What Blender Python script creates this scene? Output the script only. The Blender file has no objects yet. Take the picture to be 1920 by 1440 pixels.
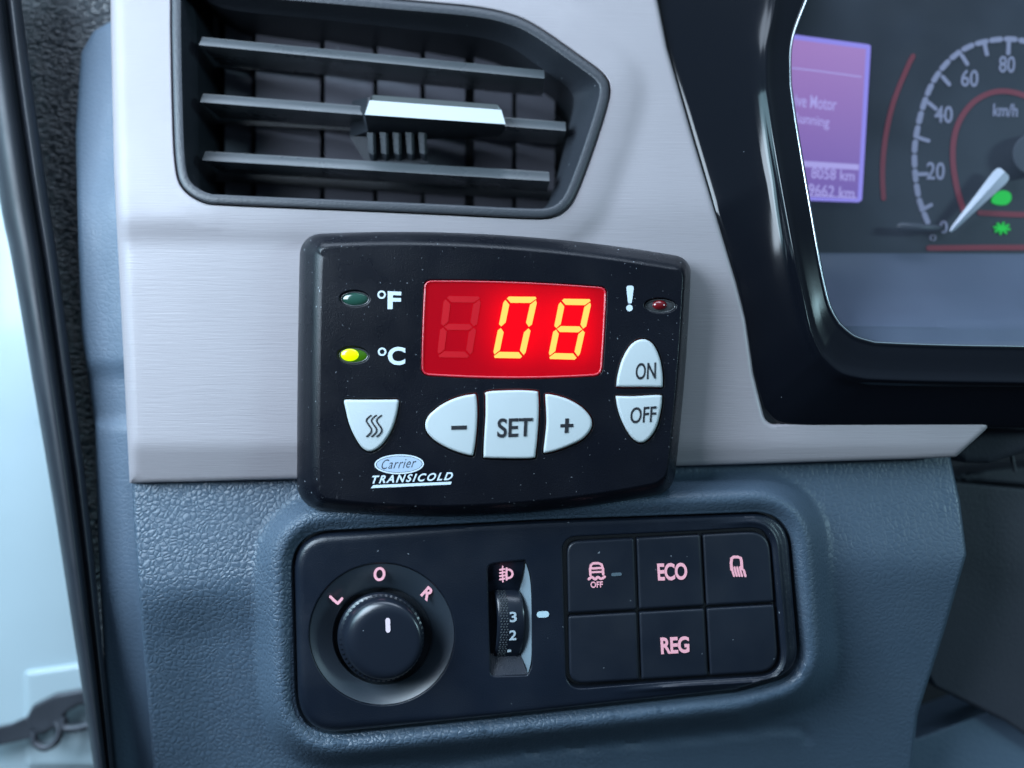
import bpy, bmesh, math, random
import numpy as np
from mathutils import Vector, Matrix
from mathutils.geometry import delaunay_2d_cdt
random.seed(5)
SC = bpy.context.scene
S = 0.00017          # metres per unit of the dashboard drawing (one unit = 0.17 mm)
D = 1600.0           # distance of the lens from the dashboard face, same unit

# ------------------------------------------------------------ camera
cd = bpy.data.cameras.new('camera'); cam = bpy.data.objects.new('camera', cd); SC.collection.objects.link(cam)
cam.location = (0, -D*S, 0); cam.rotation_euler = (math.radians(90), 0, 0)
cd.sensor_width = 36; cd.lens = 18/(960/D); cd.clip_start = 0.01; cd.clip_end = 20
cd.dof.use_dof = True; cd.dof.focus_distance = (D-50)*S; cd.dof.aperture_fstop = 3.6
SC.camera = cam

# ------------------------------------------------------------ world and lamps
w = bpy.data.worlds.new('World'); SC.world = w; w.use_nodes = True
nt = w.node_tree; bg = nt.nodes['Background']
tc = nt.nodes.new('ShaderNodeTexCoord'); sx = nt.nodes.new('ShaderNodeSeparateXYZ')
rp = nt.nodes.new('ShaderNodeValToRGB'); mr = nt.nodes.new('ShaderNodeMapRange')
nt.links.new(tc.outputs['Generated'], sx.inputs[0]); nt.links.new(sx.outputs['Z'], mr.inputs['Value'])
mr.inputs['From Min'].default_value = -1; mr.inputs['From Max'].default_value = 1
nt.links.new(mr.outputs[0], rp.inputs[0]); nt.links.new(rp.outputs[0], bg.inputs[0])
rp.color_ramp.elements[0].color = (.015, .02, .03, 1); rp.color_ramp.elements[0].position = .42
rp.color_ramp.elements[1].color = (.20, .30, .42, 1); rp.color_ramp.elements[1].position = .82
bg.inputs[1].default_value = 0.75

def area(name, loc, target, sx_, sy_, power, col):
    l = bpy.data.lights.new(name, 'AREA'); l.shape = 'RECTANGLE'; l.size = sx_; l.size_y = sy_; l.energy = power; l.color = col
    o = bpy.data.objects.new(name, l); SC.collection.objects.link(o); o.location = loc
    o.rotation_euler = (Vector(target)-Vector(loc)).to_track_quat('-Z', 'Y').to_euler()
    return o
area('door_window_light', (-.35, -.30, .19), (-.07, 0, -.02), .26, .32, 4.1, (.69, .84, 1))
area('windscreen_light', (-.10, -.20, .75), (0, 0, 0), .9, .3, 5.0, (.69, .82, 1))
area('door_opening_light', (-.66, -.25, .26), (-.18, .04, -.02), .30, .5, 3.0, (.48, .82, 1))
area('far_window_light', (1.0, -.66, .165), (0.05, 0, 0), .24, .12, 4.2, (.55, .88, 1))
SC.view_settings.view_transform = 'Standard'; SC.view_settings.look = 'None'
SC.view_settings.exposure = 0; SC.view_settings.gamma = 1; SC.view_settings.use_curve_mapping = False
SC.cycles.use_denoising = True
SC.cycles.max_bounces = 8

# ------------------------------------------------------------ materials
def mat(name, col, rough=.5, metal=0, emit=None, estr=1, bump=None, dust=0, coat=0, spec=.5, vary=0):
    m = bpy.data.materials.new(name); m.use_nodes = True; n = m.node_tree.nodes; L = m.node_tree.links
    b = n['Principled BSDF']
    b.inputs['Base Color'].default_value = (*col, 1); b.inputs['Roughness'].default_value = rough
    b.inputs['Metallic'].default_value = metal; b.inputs['Coat Weight'].default_value = coat
    b.inputs['Coat Roughness'].default_value = .08
    b.inputs['Specular IOR Level'].default_value = spec
    if emit: b.inputs['Emission Color'].default_value = (*emit, 1); b.inputs['Emission Strength'].default_value = estr
    t = n.new('ShaderNodeTexCoord'); obj = t.outputs['Object']
    def noise(scale, detail=3, vec=None, rough_=.5):
        x = n.new('ShaderNodeTexNoise'); x.inputs['Scale'].default_value = scale; x.inputs['Detail'].default_value = detail
        x.inputs['Roughness'].default_value = rough_
        L.new(vec or obj, x.inputs['Vector']); return x.outputs['Fac']
    def mth(op, a, c):
        x = n.new('ShaderNodeMath'); x.operation = op
        for i, v in enumerate((a, c)):
            if isinstance(v, (int, float)): x.inputs[i].default_value = v
            else: L.new(v, x.inputs[i])
        return x.outputs[0]
    def ramp(fac, p0, c0, p1, c1):
        x = n.new('ShaderNodeMapRange'); x.inputs['From Min'].default_value = p0; x.inputs['From Max'].default_value = p1
        x.inputs['To Min'].default_value = c0; x.inputs['To Max'].default_value = c1; L.new(fac, x.inputs['Value']); return x.outputs[0]
    def mapping(scale, loc=(0,0,0), rot=(0,0,0)):
        x = n.new('ShaderNodeMapping'); x.inputs['Scale'].default_value = scale; x.inputs['Rotation'].default_value = rot; L.new(obj, x.inputs['Vector']); return x.outputs[0]
    colsock = None
    def mix(fac, a, c):
        x = n.new('ShaderNodeMix'); x.data_type = 'RGBA'
        L.new(fac, x.inputs[0])
        for i, v in ((6, a), (7, c)):
            if isinstance(v, tuple): x.inputs[i].default_value = (*v, 1)
            else: L.new(v, x.inputs[i])
        return x.outputs[2]
    if vary:
        f = ramp(noise(25, 4), .3, 0, .7, 1)
        colsock = mix(f, tuple(c*(1-vary) for c in col), tuple(min(1, c*(1+vary)) for c in col))
        L.new(ramp(noise(60, 5), .3, max(0, rough-.08), .7, rough+.08), b.inputs['Roughness'])
    if dust:
        v = n.new('ShaderNodeTexVoronoi'); v.inputs['Scale'].default_value = 620
        nv = n.new('ShaderNodeTexNoise'); nv.inputs['Scale'].default_value = 900; L.new(obj, nv.inputs['Vector'])
        mv = n.new('ShaderNodeMix'); mv.data_type = 'VECTOR'; mv.inputs[0].default_value = .0012
        L.new(obj, mv.inputs[4]); L.new(nv.outputs['Color'], mv.inputs[5]); L.new(mv.outputs[1], v.inputs['Vector'])
        pick = n.new('ShaderNodeSeparateColor'); L.new(v.outputs['Color'], pick.inputs[0])
        rr = mth('ADD', mth('MULTIPLY', mth('POWER', pick.outputs[1], 2.2), .13), .035)
        sp = mth('LESS_THAN', v.outputs['Distance'], rr)
        sel = mth('LESS_THAN', pick.outputs[0], mth('MULTIPLY', ramp(noise(45, 3), .38, .25, .62, 1.5), .10*dust))
        f = mth('MULTIPLY', sp, sel); f = mth('MULTIPLY', f, .5)
        colsock = mix(f, colsock or col, (.45, .5, .55))
    if colsock: L.new(colsock, b.inputs['Base Color'])
    h = None
    if bump == 'leather':
        v = n.new('ShaderNodeTexVoronoi'); v.feature = 'DISTANCE_TO_EDGE'; v.inputs['Scale'].default_value = 570
        wv = n.new('ShaderNodeTexNoise'); wv.inputs['Scale'].default_value = 200; L.new(obj, wv.inputs['Vector'])
        mv = n.new('ShaderNodeMix'); mv.data_type = 'VECTOR'; mv.inputs[0].default_value = .0022
        L.new(obj, mv.inputs[4]); L.new(wv.outputs['Color'], mv.inputs[5]); L.new(mv.outputs[1], v.inputs['Vector'])
        a = mth('POWER', ramp(v.outputs['Distance'], 0, 0, .42, 1), .55)
        v2 = n.new('ShaderNodeTexVoronoi'); v2.feature = 'DISTANCE_TO_EDGE'; v2.inputs['Scale'].default_value = 900; L.new(mv.outputs[1], v2.inputs['Vector'])
        a2 = ramp(v2.outputs['Distance'], 0, 0, .15, .06)
        h = mth('ADD', a, a2); h = mth('ADD', h, mth('MULTIPLY', noise(1800, 3), .3)); dist, st = .00023, .95
        sp_ = n.new('ShaderNodeSeparateXYZ'); L.new(t.outputs['Object'], sp_.inputs[0])
        h = mth('MULTIPLY', h, ramp(sp_.outputs[0], .0, 1, .075, .42))
    elif bump == 'fine_leather':
        v = n.new('ShaderNodeTexVoronoi'); v.feature = 'DISTANCE_TO_EDGE'; v.inputs['Scale'].default_value = 420; L.new(mapping((1, 1, 1.5)), v.inputs['Vector'])
        h = mth('ADD', ramp(v.outputs['Distance'], 0, 0, .15, 1), mth('MULTIPLY', noise(1500, 2), .4)); dist, st = .00006, .8
    elif bump == 'wrinkle':
        h = noise(1, 2, mapping((420, 420, 750)), .6); h = ramp(h, .38, 0, .62, 1); dist, st = .0011, 1
    elif bump == 'brush':
        h = noise(1, 2, mapping((45, 45, 1500), rot=(0, 0.02, 0)), .7)
        h = mth('ADD', h, noise(1, 1, mapping((120, 120, 3800)), .7)); dist, st = .000065, .75
    elif bump == 'grain':
        h = noise(2300, 3); dist, st = .00012, .6
    elif bump == 'grain2':
        h = noise(1300, 3); dist, st = .00018, .8
    elif bump == 'softwave':
        h = noise(30, 2); dist, st = .0009, .35
    if h:
        bn = n.new('ShaderNodeBump'); bn.inputs['Distance'].default_value = dist; bn.inputs['Strength'].default_value = st
        L.new(h, bn.inputs['Height']); L.new(bn.outputs[0], b.inputs['Normal'])
    return m

M = dict(
    trim=mat('silver_trim_paint', (.345, .318, .338), .44, bump='brush', vary=.03),
    leather=mat('blue_grained_vinyl', (.064, .097, .138), .44, bump='leather', vary=.06),
    side=mat('blue_side_plastic', (.085, .13, .185), .5, bump='fine_leather', vary=.06),
    wrinkle=mat('black_wrinkled_vinyl', (.035, .045, .055), .42, bump='wrinkle'),
    rubber=mat('black_rubber', (.014, .018, .026), .5, bump='softwave', vary=.2),
    white=mat('white_car_paint', (.37, .46, .50), .35, coat=.3, vary=.02),
    iron=mat('dark_steel', (.045, .05, .062), .42, .3, bump='grain2', vary=.3),
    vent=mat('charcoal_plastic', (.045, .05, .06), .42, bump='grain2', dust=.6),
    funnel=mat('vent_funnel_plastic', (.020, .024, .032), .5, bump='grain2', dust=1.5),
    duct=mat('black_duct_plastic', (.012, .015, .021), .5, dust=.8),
    slat=mat('slat_plastic', (.075, .086, .095), .30, dust=.7, vary=.1),
    vane=mat('vane_plastic', (.13, .13, .16), .6, dust=.5, vary=.2),
    chrome=mat('satin_chrome', (.30, .34, .345), .36, .8),
    housing=mat('controller_black_plastic', (.005, .006, .010), .30, bump='grain', dust=7, vary=.2, spec=.32),
    button=mat('pale_rubber_button', (.52, .58, .60), .42, vary=.03, bump='softwave'),
    ink=mat('dark_button_ink', (.01, .012, .018), .6),
    white_ink=mat('white_print', (.66, .76, .84), .5, vary=.04),
    bright=mat('bright_lip_metal', (.75, .85, .88), .25, .9),
    silver_ink=mat('silver_print', (.42, .53, .68), .5, vary=.1),
    panel=mat('satin_black_switch_plastic', (.007, .011, .020), .36, dust=.45, bump='grain', vary=.15, spec=.5),
    dish=mat('satin_dish_plastic', (.020, .030, .043), .42, dust=.5, spec=1.0),
    knob=mat('knob_plastic', (.010, .014, .023), .28, dust=.4, spec=.7),
    keys=mat('soft_key_plastic', (.008, .012, .021), .45, dust=.35, vary=.15),
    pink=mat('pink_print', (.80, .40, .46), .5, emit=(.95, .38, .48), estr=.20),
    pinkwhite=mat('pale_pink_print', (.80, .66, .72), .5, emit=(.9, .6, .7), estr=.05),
    greyprint=mat('grey_print', (.42, .50, .55), .5),
    dimlamp=mat('unlit_grey_lamp', (.10, .14, .17), .3),
    gloss=mat('piano_black', (.004, .005, .008), .11, coat=0, spec=.42, dust=.25, bump=None),
    gauge=mat('gauge_face', (.018, .021, .030), .5, vary=.3),
    ledge=mat('cluster_ledge_plastic', (.10, .12, .17), .38, vary=.08),
    tick=mat('gauge_white_print', (.26, .26, .36), .6, emit=(.6, .6, .8), estr=.05),
    redprint=mat('gauge_red_print', (.15, .022, .035), .6, emit=(.8, .07, .1), estr=.05),
    needle=mat('needle_white', (.62, .64, .72), .4),
    hub=mat('hub_plastic', (.06, .065, .08), .45),
    scr=mat('screen_violet', (.02, .02, .02), .3, emit=(.34, .19, .56), estr=.85),
    scr2=mat('screen_bright_blue', (.02, .02, .02), .3, emit=(.30, .27, .90), estr=.95),
    scrtext=mat('screen_text', (.02, .02, .02), .3, emit=(.42, .38, .82), estr=1.0),
    lampgreen=mat('green_telltale', (0, .05, 0), .4, emit=(.0, .62, .05), estr=.8),
    grey=mat('grey_column_plastic', (.042, .048, .062), .55, bump='grain2', vary=.15),
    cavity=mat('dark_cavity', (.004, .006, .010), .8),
    lens_green=mat('green_led_lens', (.02, .075, .055), .15, coat=1),
    lens_rim=mat('clear_led_rim', (.06, .065, .07), .12, coat=1),
    lens_red=mat('red_led_lens', (.16, .008, .012), .12, coat=1),
    lit=mat('lit_green_led', (.3, .5, 0), .2, emit=(.62, .85, .0), estr=1.15, coat=1),
    litdim=mat('lit_led_lens', (.03, .10, .005), .12, emit=(.05, .20, 0), estr=.35, coat=1),
    seg=mat('lit_segment', (.3, .1, .02), .3, emit=(1.0, .61, .12), estr=1.12),
    ghost=mat('unlit_segment', (.30, .0, .006), .4, emit=(.95, 0, .012), estr=.26),
)
def redlens():
    m = bpy.data.materials.new('red_display_window'); m.use_nodes = True; n = m.node_tree.nodes; L = m.node_tree.links
    b = n['Principled BSDF']; b.inputs['Base Color'].default_value = (.42, .002, .012, 1); b.inputs['Roughness'].default_value = .18
    b.inputs['Coat Weight'].default_value = .6; b.inputs['Coat Roughness'].default_value = .1
    b.inputs['Emission Color'].default_value = (1, .0, .012, 1); b.inputs['Emission Strength'].default_value = .36
    t = n.new('ShaderNodeBsdfTranslucent'); t.inputs[0].default_value = (1, .0, .006, 1)
    x = n.new('ShaderNodeMixShader'); x.inputs[0].default_value = .5
    L.new(b.outputs[0], x.inputs[1]); L.new(t.outputs[0], x.inputs[2]); L.new(x.outputs[0], n['Material Output'].inputs[0])
    return m
M['redlens'] = redlens()
n_ = M['scr'].node_tree.nodes; l_ = M['scr'].node_tree.links
cr_ = n_.new('ShaderNodeValToRGB'); sz_ = n_.new('ShaderNodeSeparateXYZ'); mp_ = n_.new('ShaderNodeMapRange'); tc_ = n_.new('ShaderNodeTexCoord')
l_.new(tc_.outputs['Generated'], sz_.inputs[0]); l_.new(sz_.outputs['Z'], mp_.inputs[0]); l_.new(mp_.outputs[0], cr_.inputs[0])
cr_.color_ramp.elements[0].color = (.20, .13, .50, 1); cr_.color_ramp.elements[1].color = (.46, .26, .66, 1)
l_.new(cr_.outputs[0], n_['Principled BSDF'].inputs['Emission Color'])
M['redrim'] = mat('red_window_rim', (.50, .03, .05), .16, coat=1, emit=(1, .0, .02), estr=.10)

# ------------------------------------------------------------ geometry tools
def V(x, y, d, ref=None):
    k = (D-(d if ref is None else ref))/D
    return Vector(((x-960)*S*k, -d*S, (720-y)*S*k))
class B:
    """collects vertices and faces of ONE mesh"""
    def __init__(s): s.v = []; s.f = []
    def add(s, vs, fs):
        o = len(s.v); s.v += [tuple(v) for v in vs]; s.f += [tuple(i+o for i in f) for f in fs]
    def loft(s, loops, cap0=False, cap1=False, closed=True):
        n = len(loops[0]); vs = [V(*p) for l in loops for p in l]; fs = []
        for a in range(len(loops)-1):
            for i in range(n if closed else n-1):
                j = (i+1) % n; fs.append((a*n+i, a*n+j, (a+1)*n+j, (a+1)*n+i))
        if cap0: fs.append(tuple(range(n))[::-1])
        if cap1: fs.append(tuple((len(loops)-1)*n+i for i in range(n)))
        s.add(vs, fs)
    def build(s, name, m, parent=None, ang=38, smooth=True):
        loc = Vector((0, 0, 0))
        if parent is not None:
            r = parent
            while r.parent: r = r.parent
            loc = r.location
        me = bpy.data.meshes.new(name)
        me.from_pydata([tuple(Vector(v)-loc) for v in s.v], [], s.f); me.update()
        bm = bmesh.new(); bm.from_mesh(me)
        bmesh.ops.remove_doubles(bm, verts=bm.verts, dist=1e-7)
        bmesh.ops.recalc_face_normals(bm, faces=bm.faces)
        bm.to_mesh(me); bm.free()
        if smooth:
            me.polygons.foreach_set('use_smooth', [True]*len(me.polygons)); me.set_sharp_from_angle(angle=math.radians(ang))
        me.materials.append(m)
        o = bpy.data.objects.new(name, me); SC.collection.objects.link(o)
        if parent is not None: o.parent = parent
        return o
def thing(name, label, cat, x, y, d, group=None):
    o = bpy.data.objects.new(name, None); SC.collection.objects.link(o); o.location = V(x, y, d); o.empty_display_size = .01
    o['label'] = label; o['category'] = cat
    if group: o['group'] = group
    return o
def fillet(pts, n=8):
    """closed polygon of (x, y, radius) with rounded corners"""
    out = []; N = len(pts)
    for i, (x, y, *r) in enumerate(pts):
        r = r[0] if r else 0
        if r <= 0: out.append((x, y)); continue
        p = Vector((x, y)); a = Vector(pts[i-1][:2])-p; b = Vector(pts[(i+1) % N][:2])-p
        la, lb = a.length, b.length; a.normalize(); b.normalize()
        th = a.angle(b); t = min(r/math.tan(th/2), la*.49, lb*.49)
        p0 = p+a*t; p1 = p+b*t
        for k in range(n+1):
            u = k/n; q = p0*(1-u)**2+p*2*u*(1-u)*1.0+p1*u*u
            out.append((q.x, q.y))
    return out
def arcpoly(pts, n=14):
    """closed outline of (x, y, corner radius, bulge of the edge that follows)"""
    out = []; N = len(pts)
    c = Vector((sum(p[0] for p in pts)/N, sum(p[1] for p in pts)/N))
    def ctl(a, b_, g_):
        a, b_ = Vector(a[:2]), Vector(b_[:2]); m_ = (a+b_)/2; nn = Vector((b_.y-a.y, a.x-b_.x)).normalized()
        if nn.dot(m_-c) < 0: nn = -nn
        return m_+nn*g_*2
    raw = []
    for i, p in enumerate(pts):
        q = pts[(i+1) % N]; k = ctl(p, q, p[3]); A, Bq = Vector(p[:2]), Vector(q[:2]); L_ = (Bq-A).length
        t0 = min(.45, p[2]/L_); t1 = 1-min(.45, q[2]/L_)
        raw.append([A*(1-t)**2+k*2*t*(1-t)+Bq*t*t for t in [t0+(t1-t0)*j/n for j in range(n+1)]])
    for i in range(N):
        out += [tuple(v) for v in raw[i]]
        j = (i+1) % N; P0, P1, C_ = raw[i][-1], raw[j][0], Vector(pts[j][:2])
        if pts[j][2] > 0:
            for t in [k/9 for k in range(1, 9)]:
                # cubic with .55 handles: close to a circular arc
                h0 = P0+(C_-P0)*.56; h1 = P1+(C_-P1)*.56
                out.append(tuple(P0*(1-t)**3+h0*3*t*(1-t)**2+h1*3*t*t*(1-t)+P1*t**3))
        else: out.pop()
    return out
def spline(pts, closed=False, n=6):
    P = [Vector(p) for p in pts]; N = len(P); out = []
    for i in range(N if closed else N-1):
        p0 = P[i-1] if (closed or i > 0) else P[0]; p1 = P[i]; p2 = P[(i+1) % N]; p3 = P[(i+2) % N] if (closed or i+2 < N) else P[-1]
        for k in range(n):
            t = k/n
            q = .5*((2*p1)+(p2-p0)*t+(2*p0-5*p1+4*p2-p3)*t*t+(3*p1-p0-3*p2+p3)*t**3)
            out.append(tuple(q))
    if not closed: out.append(tuple(P[-1]))
    return out
def resample(poly, step, closed=True):
    """keeps the corners of the polygon and subdivides its long edges"""
    out = []; N = len(poly)
    for i in range(N if closed else N-1):
        a = np.array(poly[i][:2], float); b = np.array(poly[(i+1) % N][:2], float); l = np.linalg.norm(b-a)
        if l < 1e-6: continue
        k = max(1, int(math.ceil(l/step)))
        for j in range(k): out.append(tuple(a+(b-a)*j/k))
    if not closed: out.append(tuple(poly[-1][:2]))
    return out
def uniform(poly, n):
    P = np.array(list(poly)+[poly[0]], float); L = np.r_[0, np.cumsum(np.linalg.norm(np.diff(P, axis=0), axis=1))]
    t = np.linspace(0, L[-1], n, endpoint=False)
    return list(zip(np.interp(t, L, P[:, 0]), np.interp(t, L, P[:, 1])))
def area2(poly):
    P = np.array(poly); return .5*np.sum(P[:, 0]*np.roll(P[:, 1], -1)-np.roll(P[:, 0], -1)*P[:, 1])
def normals(poly):
    P = np.array([p[:2] for p in poly], float); t = np.roll(P, -1, 0)-np.roll(P, 1, 0); t /= np.linalg.norm(t, axis=1)[:, None]+1e-9
    s = 1 if area2(P) > 0 else -1
    return np.stack([t[:, 1], -t[:, 0]], 1)*s          # outward
def offset(poly, k):
    P = np.array([p[:2] for p in poly], float); N = normals(poly)
    return [tuple(q) for q in P+N*(k if np.isscalar(k) else np.array(k)[:, None])]
def inside(P, poly):
    x, y = P[:, 0], P[:, 1]; r = np.zeros(len(P), bool); n = len(poly)
    for i in range(n):
        x1, y1 = poly[i]; x2, y2 = poly[(i+1) % n]
        if y1 == y2: continue
        c = ((y1 > y) != (y2 > y)) & (x < (x2-x1)*(y-y1)/(y2-y1)+x1)
        r ^= c
    return r
def dist(P, poly, closed=True):
    d = np.full(len(P), 1e9); n = len(poly)
    for i in range(n if closed else n-1):
        a = np.array(poly[i][:2], float); b = np.array(poly[(i+1) % n][:2], float); ab = b-a; l = ab@ab
        if l < 1e-9: continue
        t = np.clip(((P-a)@ab)/l, 0, 1); d = np.minimum(d, np.hypot(*(P-(a+t[:, None]*ab)).T))
    return d
def sstep(a, b, x):
    t = np.clip((x-a)/(b-a), 0, 1); return t*t*(3-2*t)
def soft(x, w):
    return w*np.logaddexp(0, x/w)
def sheet(bl, outer, hf, holes=(), grid=10, bev=3, hbev=None, wall=20, hwall=None, edge=None, rails=()):
    """a moulded shell: outline with holes, height hf(x, y), rounded edges, walls going back"""
    hbev = bev if hbev is None else hbev; hwall = wall if hwall is None else hwall
    edge = edge or grid
    outer = resample(outer, edge); holes = [resample(h, edge) for h in holes]
    pts = list(outer); edges = []; n = len(outer); edges += [(i, (i+1) % n) for i in range(n)]; loops = [(0, n)]
    for h in holes:
        o = len(pts); pts += h; edges += [(o+i, o+(i+1) % len(h)) for i in range(len(h))]; loops.append((o, len(h)))
    nb = len(pts)
    O = np.array(outer); xs = np.arange(O[:, 0].min()+grid*.5, O[:, 0].max(), grid); ys = np.arange(O[:, 1].min()+grid*.5, O[:, 1].max(), grid)
    G = np.array([(x+(grid*.5 if j % 2 else 0), y) for j, y in enumerate(ys) for x in xs]) if len(xs) and len(ys) else np.zeros((0, 2))
    bmax = float(np.max(bev(O[:, 0], O[:, 1]))) if callable(bev) else bev
    cand = []
    def ring(poly, r, sgn):
        for k in (.15, .4, .7, 1.0, 1.25):
            q = np.array(offset(poly, sgn*r*k)); cand.append((q, r*k))
    if bmax > 0: ring(outer, bmax, -1)
    if hbev > 0:
        for h in holes: ring(h, hbev, 1)
    for rl in rails: cand.append((np.array(rl), 2.0))
    def ok(P, mn):
        k = inside(P, outer)
        for h in holes: k &= ~inside(P, h)
        dd = dist(P, outer)
        for h in holes: dd = np.minimum(dd, dist(P, h))
        return k & (dd >= mn)
    far = max(bmax, hbev)*1.35+.3*min(grid, edge)
    G = G[ok(G, far)] if len(G) else G
    extra = [G] + [q[ok(q, r*.93)] for q, r in cand]
    P2 = np.vstack([np.array(pts)]+[e for e in extra if len(e)])
    res = delaunay_2d_cdt([Vector(p) for p in P2], edges, [], 0, 1e-4)
    vv = np.array([tuple(v) for v in res[0]]); tri = [f for f in res[2]]
    C = np.array([vv[list(f)].mean(0) for f in tri])
    keep = inside(C, outer)
    for h in holes: keep &= ~inside(C, h)
    tri = [f for f, k in zip(tri, keep) if k]
    do = dist(vv, outer); z = hf(vv[:, 0], vv[:, 1])*np.ones(len(vv))
    r = bev(vv[:, 0], vv[:, 1]) if callable(bev) else np.full(len(vv), float(bev))
    def rb(dd, r):
        r = np.maximum(r, 1e-6); t = np.clip(1-dd/r, 0, 1); return r*(1-np.sqrt(np.maximum(0, 1-t*t)))
    if bmax > 0: z = z-rb(do, r)
    for h in holes:
        if hbev > 0: z = z-rb(dist(vv, h), np.full(len(vv), float(hbev)))
    bl.add([V(x, y, d) for (x, y), d in zip(vv, z)], tri)
    # walls, from the boundary vertices that were kept
    bnd = {}
    for f in tri:
        for a, b in zip(f, list(f[1:])+[f[0]]):
            e = (min(a, b), max(a, b)); bnd[e] = bnd.get(e, 0)+1
    ob = set()
    for e, c in bnd.items():
        if c != 1: continue
        a, b = e
        mid = (vv[a]+vv[b])/2
        isout = dist(mid[None], outer)[0] < 1e-2
        wl = wall if isout else hwall
        if wl <= 0: continue
        q = [V(*vv[a], z[a]), V(*vv[b], z[b]), V(*vv[b], z[b]-wl, z[b]), V(*vv[a], z[a]-wl, z[a])]
        bl.add(q, [(0, 1, 2, 3)])
def const(c): return lambda x, y: c+0*x
def ribbon(bl, path, w_, d, th=1.0, closed=False, dfn=None):
    """a printed or raised stroke with round ends"""
    P = np.array(path, float); n = len(P)
    if closed: t = np.roll(P, -1, 0)-np.roll(P, 1, 0)
    else: t = np.gradient(P, axis=0)
    t /= np.linalg.norm(t, axis=1)[:, None]+1e-9; N = np.stack([t[:, 1], -t[:, 0]], 1)*w_/2
    Lp = P+N; Rp = P-N
    if not closed:
        def capo(c, nn, dr):
            return [tuple(c+nn*math.cos(a)+dr*math.sin(a)*w_/2) for a in np.linspace(0, math.pi, 7)[1:-1]]
        out = [tuple(p) for p in Lp]+capo(P[-1], N[-1], t[-1])+[tuple(p) for p in Rp[::-1]]+capo(P[0], -N[0], -t[0])
        m = len(Lp)
        ln = len(out); dd = d
        f = [V(x, y, dd) for x, y in out]; k = [V(x, y, dd-th, dd) for x, y in out]
        fs = [(i, (i+1) % ln, ln+(i+1) % ln, ln+i) for i in range(ln)]
        # top: quads along the strip, fans at the ends
        for i in range(m-1): fs.append((i, i+1, m+5+m-1-(i+1), m+5+m-1-i))
        fs.append(tuple(range(m-1, m+6))); fs.append(tuple([2*m+4]+list(range(2*m+5, ln))+[0]))
        bl.add(f+k, fs)
    else:
        f = [V(x, y, d) for x, y in Lp]+[V(x, y, d) for x, y in Rp]+[V(x, y, d-th, d) for x, y in Lp]+[V(x, y, d-th, d) for x, y in Rp]
        fs = []
        for i in range(n):
            j = (i+1) % n; fs += [(i, j, n+j, n+i), (i, j, 2*n+j, 2*n+i), (n+i, n+j, 3*n+j, 3*n+i)]
        bl.add(f, fs)
def poly(bl, pts, d, th=1.0):
    n = len(pts); bl.add([V(x, y, d) for x, y in pts]+[V(x, y, d-th, d) for x, y in pts],
                         [tuple(range(n))]+[(i, (i+1) % n, n+(i+1) % n, n+i) for i in range(n)])
def ell(cx, cy, rx, ry, n=40, rot=0):
    c, s_ = math.cos(rot), math.sin(rot)
    return [(cx+rx*math.cos(a)*c-ry*math.sin(a)*s_, cy+rx*math.cos(a)*s_+ry*math.sin(a)*c) for a in [2*math.pi*i/n for i in range(n)]]
def quadmap(Q, u, v):
    (ax, ay), (bx, by), (cx, cy), (dx, dy) = Q       # TL TR BR BL
    return (ax*(1-u)*(1-v)+bx*u*(1-v)+cx*u*v+dx*(1-u)*v, ay*(1-u)*(1-v)+by*u*(1-v)+cy*u*v+dy*(1-u)*v)
def text(bl, s, Q, d, th=.6, bold=0, shear=0, space=1.0):
    c = bpy.data.curves.new('t', 'FONT'); c.body = s; c.size = 1; c.offset = bold; c.shear = shear; c.extrude = .01; c.resolution_u = 5
    c.space_character = space
    o = bpy.data.objects.new('t', c); SC.collection.objects.link(o)
    bpy.context.view_layer.update()
    me = bpy.data.meshes.new_from_object(o.evaluated_get(bpy.context.evaluated_depsgraph_get()))
    P = np.array([tuple(v.co) for v in me.vertices]); fs = [tuple(p.vertices) for p in me.polygons]
    bpy.data.objects.remove(o); bpy.data.curves.remove(c); bpy.data.meshes.remove(me)
    mn, mx = P.min(0), P.max(0); vs = []
    for x, y, z in P:
        q = quadmap(Q, (x-mn[0])/(mx[0]-mn[0]), (mx[1]-y)/(mx[1]-mn[1]))
        vs.append(V(q[0], q[1], d if z > 0 else d-th, d))
    bl.add(vs, fs)
def box4(x0, y0, x1, y1): return [(x0, y0), (x1, y0), (x1, y1), (x0, y1)]
def tube(bl, path, r, n=12, caps=True):
    """round bar through (x, y, d) points"""
    P = [V(*p) for p in path]; m = len(P); vs = []; fs = []
    R = r if isinstance(r, (list, tuple)) else [r]*m
    up = Vector((0, 1, .01))
    for i in range(m):
        t = (P[min(i+1, m-1)]-P[max(i-1, 0)]).normalized(); a = t.cross(up).normalized(); b = t.cross(a)
        for k in range(n):
            th = 2*math.pi*k/n; vs.append(P[i]+(a*math.cos(th)+b*math.sin(th))*R[i]*S)
    for i in range(m-1):
        for k in range(n): fs.append((i*n+k, i*n+(k+1) % n, (i+1)*n+(k+1) % n, (i+1)*n+k))
    if caps: fs += [tuple(range(n)), tuple((m-1)*n+k for k in range(n))]
    bl.add(vs, fs)

# ============================================================ setting behind the dashboard
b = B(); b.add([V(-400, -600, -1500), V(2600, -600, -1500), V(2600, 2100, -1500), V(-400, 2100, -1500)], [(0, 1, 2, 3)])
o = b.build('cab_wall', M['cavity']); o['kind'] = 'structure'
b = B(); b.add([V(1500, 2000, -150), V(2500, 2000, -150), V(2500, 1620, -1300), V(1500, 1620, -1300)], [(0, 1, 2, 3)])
o = b.build('floor', M['cavity']); o['kind'] = 'structure'

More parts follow.
